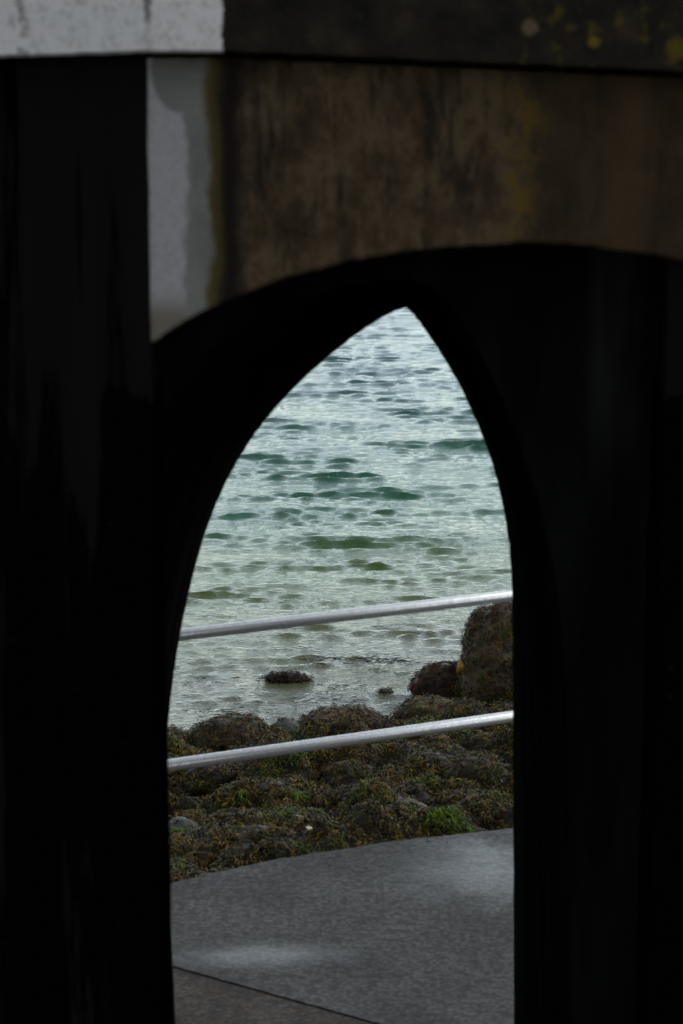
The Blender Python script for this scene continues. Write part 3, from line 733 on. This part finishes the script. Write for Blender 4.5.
# find z of the left bottom so that it projects on y=55 at x=0
t_ = (Vector((0, 0, CAMZ))); d_ = ray(0, 55); k_ = 0.35; tt = (YW - OFF + k_ * cxx) / (d_.y + k_ * d_.x); pz = t_ + d_ * tt
sl_ = (pz.z - cz0) / (cxx - pz.x)
bm = bmesh.new(); secs = []
def sec(x, y, zb, inward):
    """one cross-section of the cornice: bottom front, top front, top back, bottom back"""
    return [Vector((x, y, zb)), Vector((x, y, zb + 0.52)), Vector((x, y, zb + 0.56)) + inward * 0.03, Vector((x, y, zb + 0.56)) + inward * 0.6, Vector((x, y, zb)) + inward * 0.6, Vector((x, y, zb - 0.006)) + inward * 0.012]
path_c = []
for k in range(60, 0, -1):
    q = Vector((cxx, YW - OFF, 0)) + dirl * (1.5 * k / 60); path_c.append((q.x, q.y, cz0 + sl_ * (cxx - q.x), Vector((0.3, 0.95, 0))))
path_c.append((cxx, YW - OFF, cz0, Vector((0.1, 1, 0))))
for k in range(1, 110):
    x = cxx + (rx0 + 0.75 - cxx) * k / 109
    zb = cz0 + (x - cxx) / (cr.x - cxx) * (czr - cz0) if x > cxx + 0.16 else cz0
    if x > cxx + 0.16: zb = cz0 + (x - cxx - 0.16) / (cr.x - cxx - 0.16) * (czr - cz0)
    path_c.append((x, YW - OFF, zb, Vector((0, 1, 0))))
for (x, y, zb, inw) in path_c:
    j = noise.noise(Vector((x * 25, 3, 1))) * 0.003; secs.append([bm.verts.new(loc(v)) for v in sec(x, y, zb + j, inw)])
for i in range(len(secs) - 1):
    for k in range(6): bm.faces.new((secs[i][k], secs[i][(k + 1) % 6], secs[i + 1][(k + 1) % 6], secs[i + 1][k]))
bm.faces.new(secs[0]); bm.faces.new(list(reversed(secs[-1])))
bm_obj('cornice', bm, M_CORNICE, root)
# --- vaulted passage behind the wall: a pointed barrel narrowing to the sea side
Y1 = YW + TH + 0.02
back = [(176.5, 1120), (175.5, 1024), (171, 930), (168, 850), (166.5, 790), (166.5, 745), (169, 715), (173, 680), (180, 635), (190, 588), (203, 540), (217, 502), (233, 469), (252, 438), (272, 412), (296, 386), (322, 362), (350, 339), (376, 321), (395, 311), (406, 307.5), (414, 315), (428, 334), (445, 360), (460, 386), (474, 416), (487, 448), (497, 480), (504, 512), (509, 545), (511.5, 580), (512.5, 640), (513, 760), (513.5, 900), (514, 1024), (514, 1120)]
front = [(120, 1120), (120, 1024), (118, 930), (116, 850), (114, 790), (112, 745), (112, 715), (112, 680), (112, 635), (113, 588), (116, 540), (122, 502), (130, 469), (142, 438), (158, 405), (180, 375), (215, 345), (255, 320), (300, 300), (350, 285), (410, 278), (440, 292), (462, 322), (482, 356), (500, 392), (515, 430), (528, 468), (540, 505), (549, 545), (556, 580), (561, 620), (565, 680), (568, 780), (570, 900), (572, 1024), (573, 1120)]
def dens_(c, s=5):
    out = []
    for i in range(len(c) - 1):
        p0, p1, p2, p3 = c[max(0, i - 1)], c[i], c[i + 1], c[min(len(c) - 1, i + 2)]
        if i in (19,): p3 = p2
        if i in (20,): p0 = p1
        for k in range(s):
            t = k / s
            out.append(tuple(0.5 * ((2 * p1[a]) + (-p0[a] + p2[a]) * t + (2 * p0[a] - 5 * p1[a] + 4 * p2[a] - p3[a]) * t * t + (-p0[a] + 3 * p1[a] - 3 * p2[a] + p3[a]) * t ** 3) for a in (0, 1)))
    out.append(c[-1]); return out
bk, fr = dens_(back), dens_(front)
XL, XR, ZT = -1.45, rx0 + 0.7, ZTOP - 0.01
def outer(p, n_, i):
    """matching point on the outside box of the passage wall"""
    f = i / (n_ - 1)
    if p.z < 1.9: return (XL if f < 0.5 else XR, max(p.z, -0.1))
    # sweep over the top
    ang = math.atan2(p.z - 1.9, p.x); 
    dx, dz = p.x, (p.z - 1.9)
    s = min(((XL if dx < 0 else XR) / dx) if abs(dx) > 1e-6 else 1e9, (ZT - 1.9) / dz if dz > 1e-6 else 1e9)
    return (dx * s, 1.9 + dz * s)
bm = bmesh.new(); R4 = []
n_ = len(bk)
for i in range(n_):
    pf = atY(fr[i][0], fr[i][1], Y1); pb = atY(bk[i][0], bk[i][1], YB)
    if i == 0 or i == n_ - 1: pf.z = pb.z = -0.1
    j = Vector((noise.noise(Vector((i * 0.9, 1, 1))) * 0.003, 0, noise.noise(Vector((i * 0.9, 7, 1))) * 0.003))
    pb = pb + j
    of = outer(pf, n_, i); ob = outer(pb, n_, i)
    ring = [Vector((of[0], Y1, of[1])), pf]
    for k in (0.33, 0.66): ring.append(pf.lerp(pb, k))
    ring += [pb, Vector((ob[0], YB, ob[1]))]
    R4.append([bm.verts.new(loc(v)) for v in ring])
for i in range(n_ - 1):
    for k in range(6): bm.faces.new((R4[i][k], R4[i][(k + 1) % 6], R4[i + 1][(k + 1) % 6], R4[i + 1][k]))
bm_obj('vaulted_passage', bm, M_VAULT_SHADE, root)
# roof slab closing the top between cornice and passage
bm = bmesh.new(); bmesh.ops.create_cube(bm, size=1.0)
for v in bm.verts:
    v.co = loc(((XL - 0.1) if v.co.x < 0 else (XR + 0.1), (YW + 0.62) if v.co.y < 0 else YB + 0.12, ZTOP + 0.012 if v.co.z < 0 else ZTOP + 0.5))
bm_obj('roof_slab', bm, M_CORNICE, root)
for o in list(root.children): pass
print('TOTAL', len(bpy.data.objects))
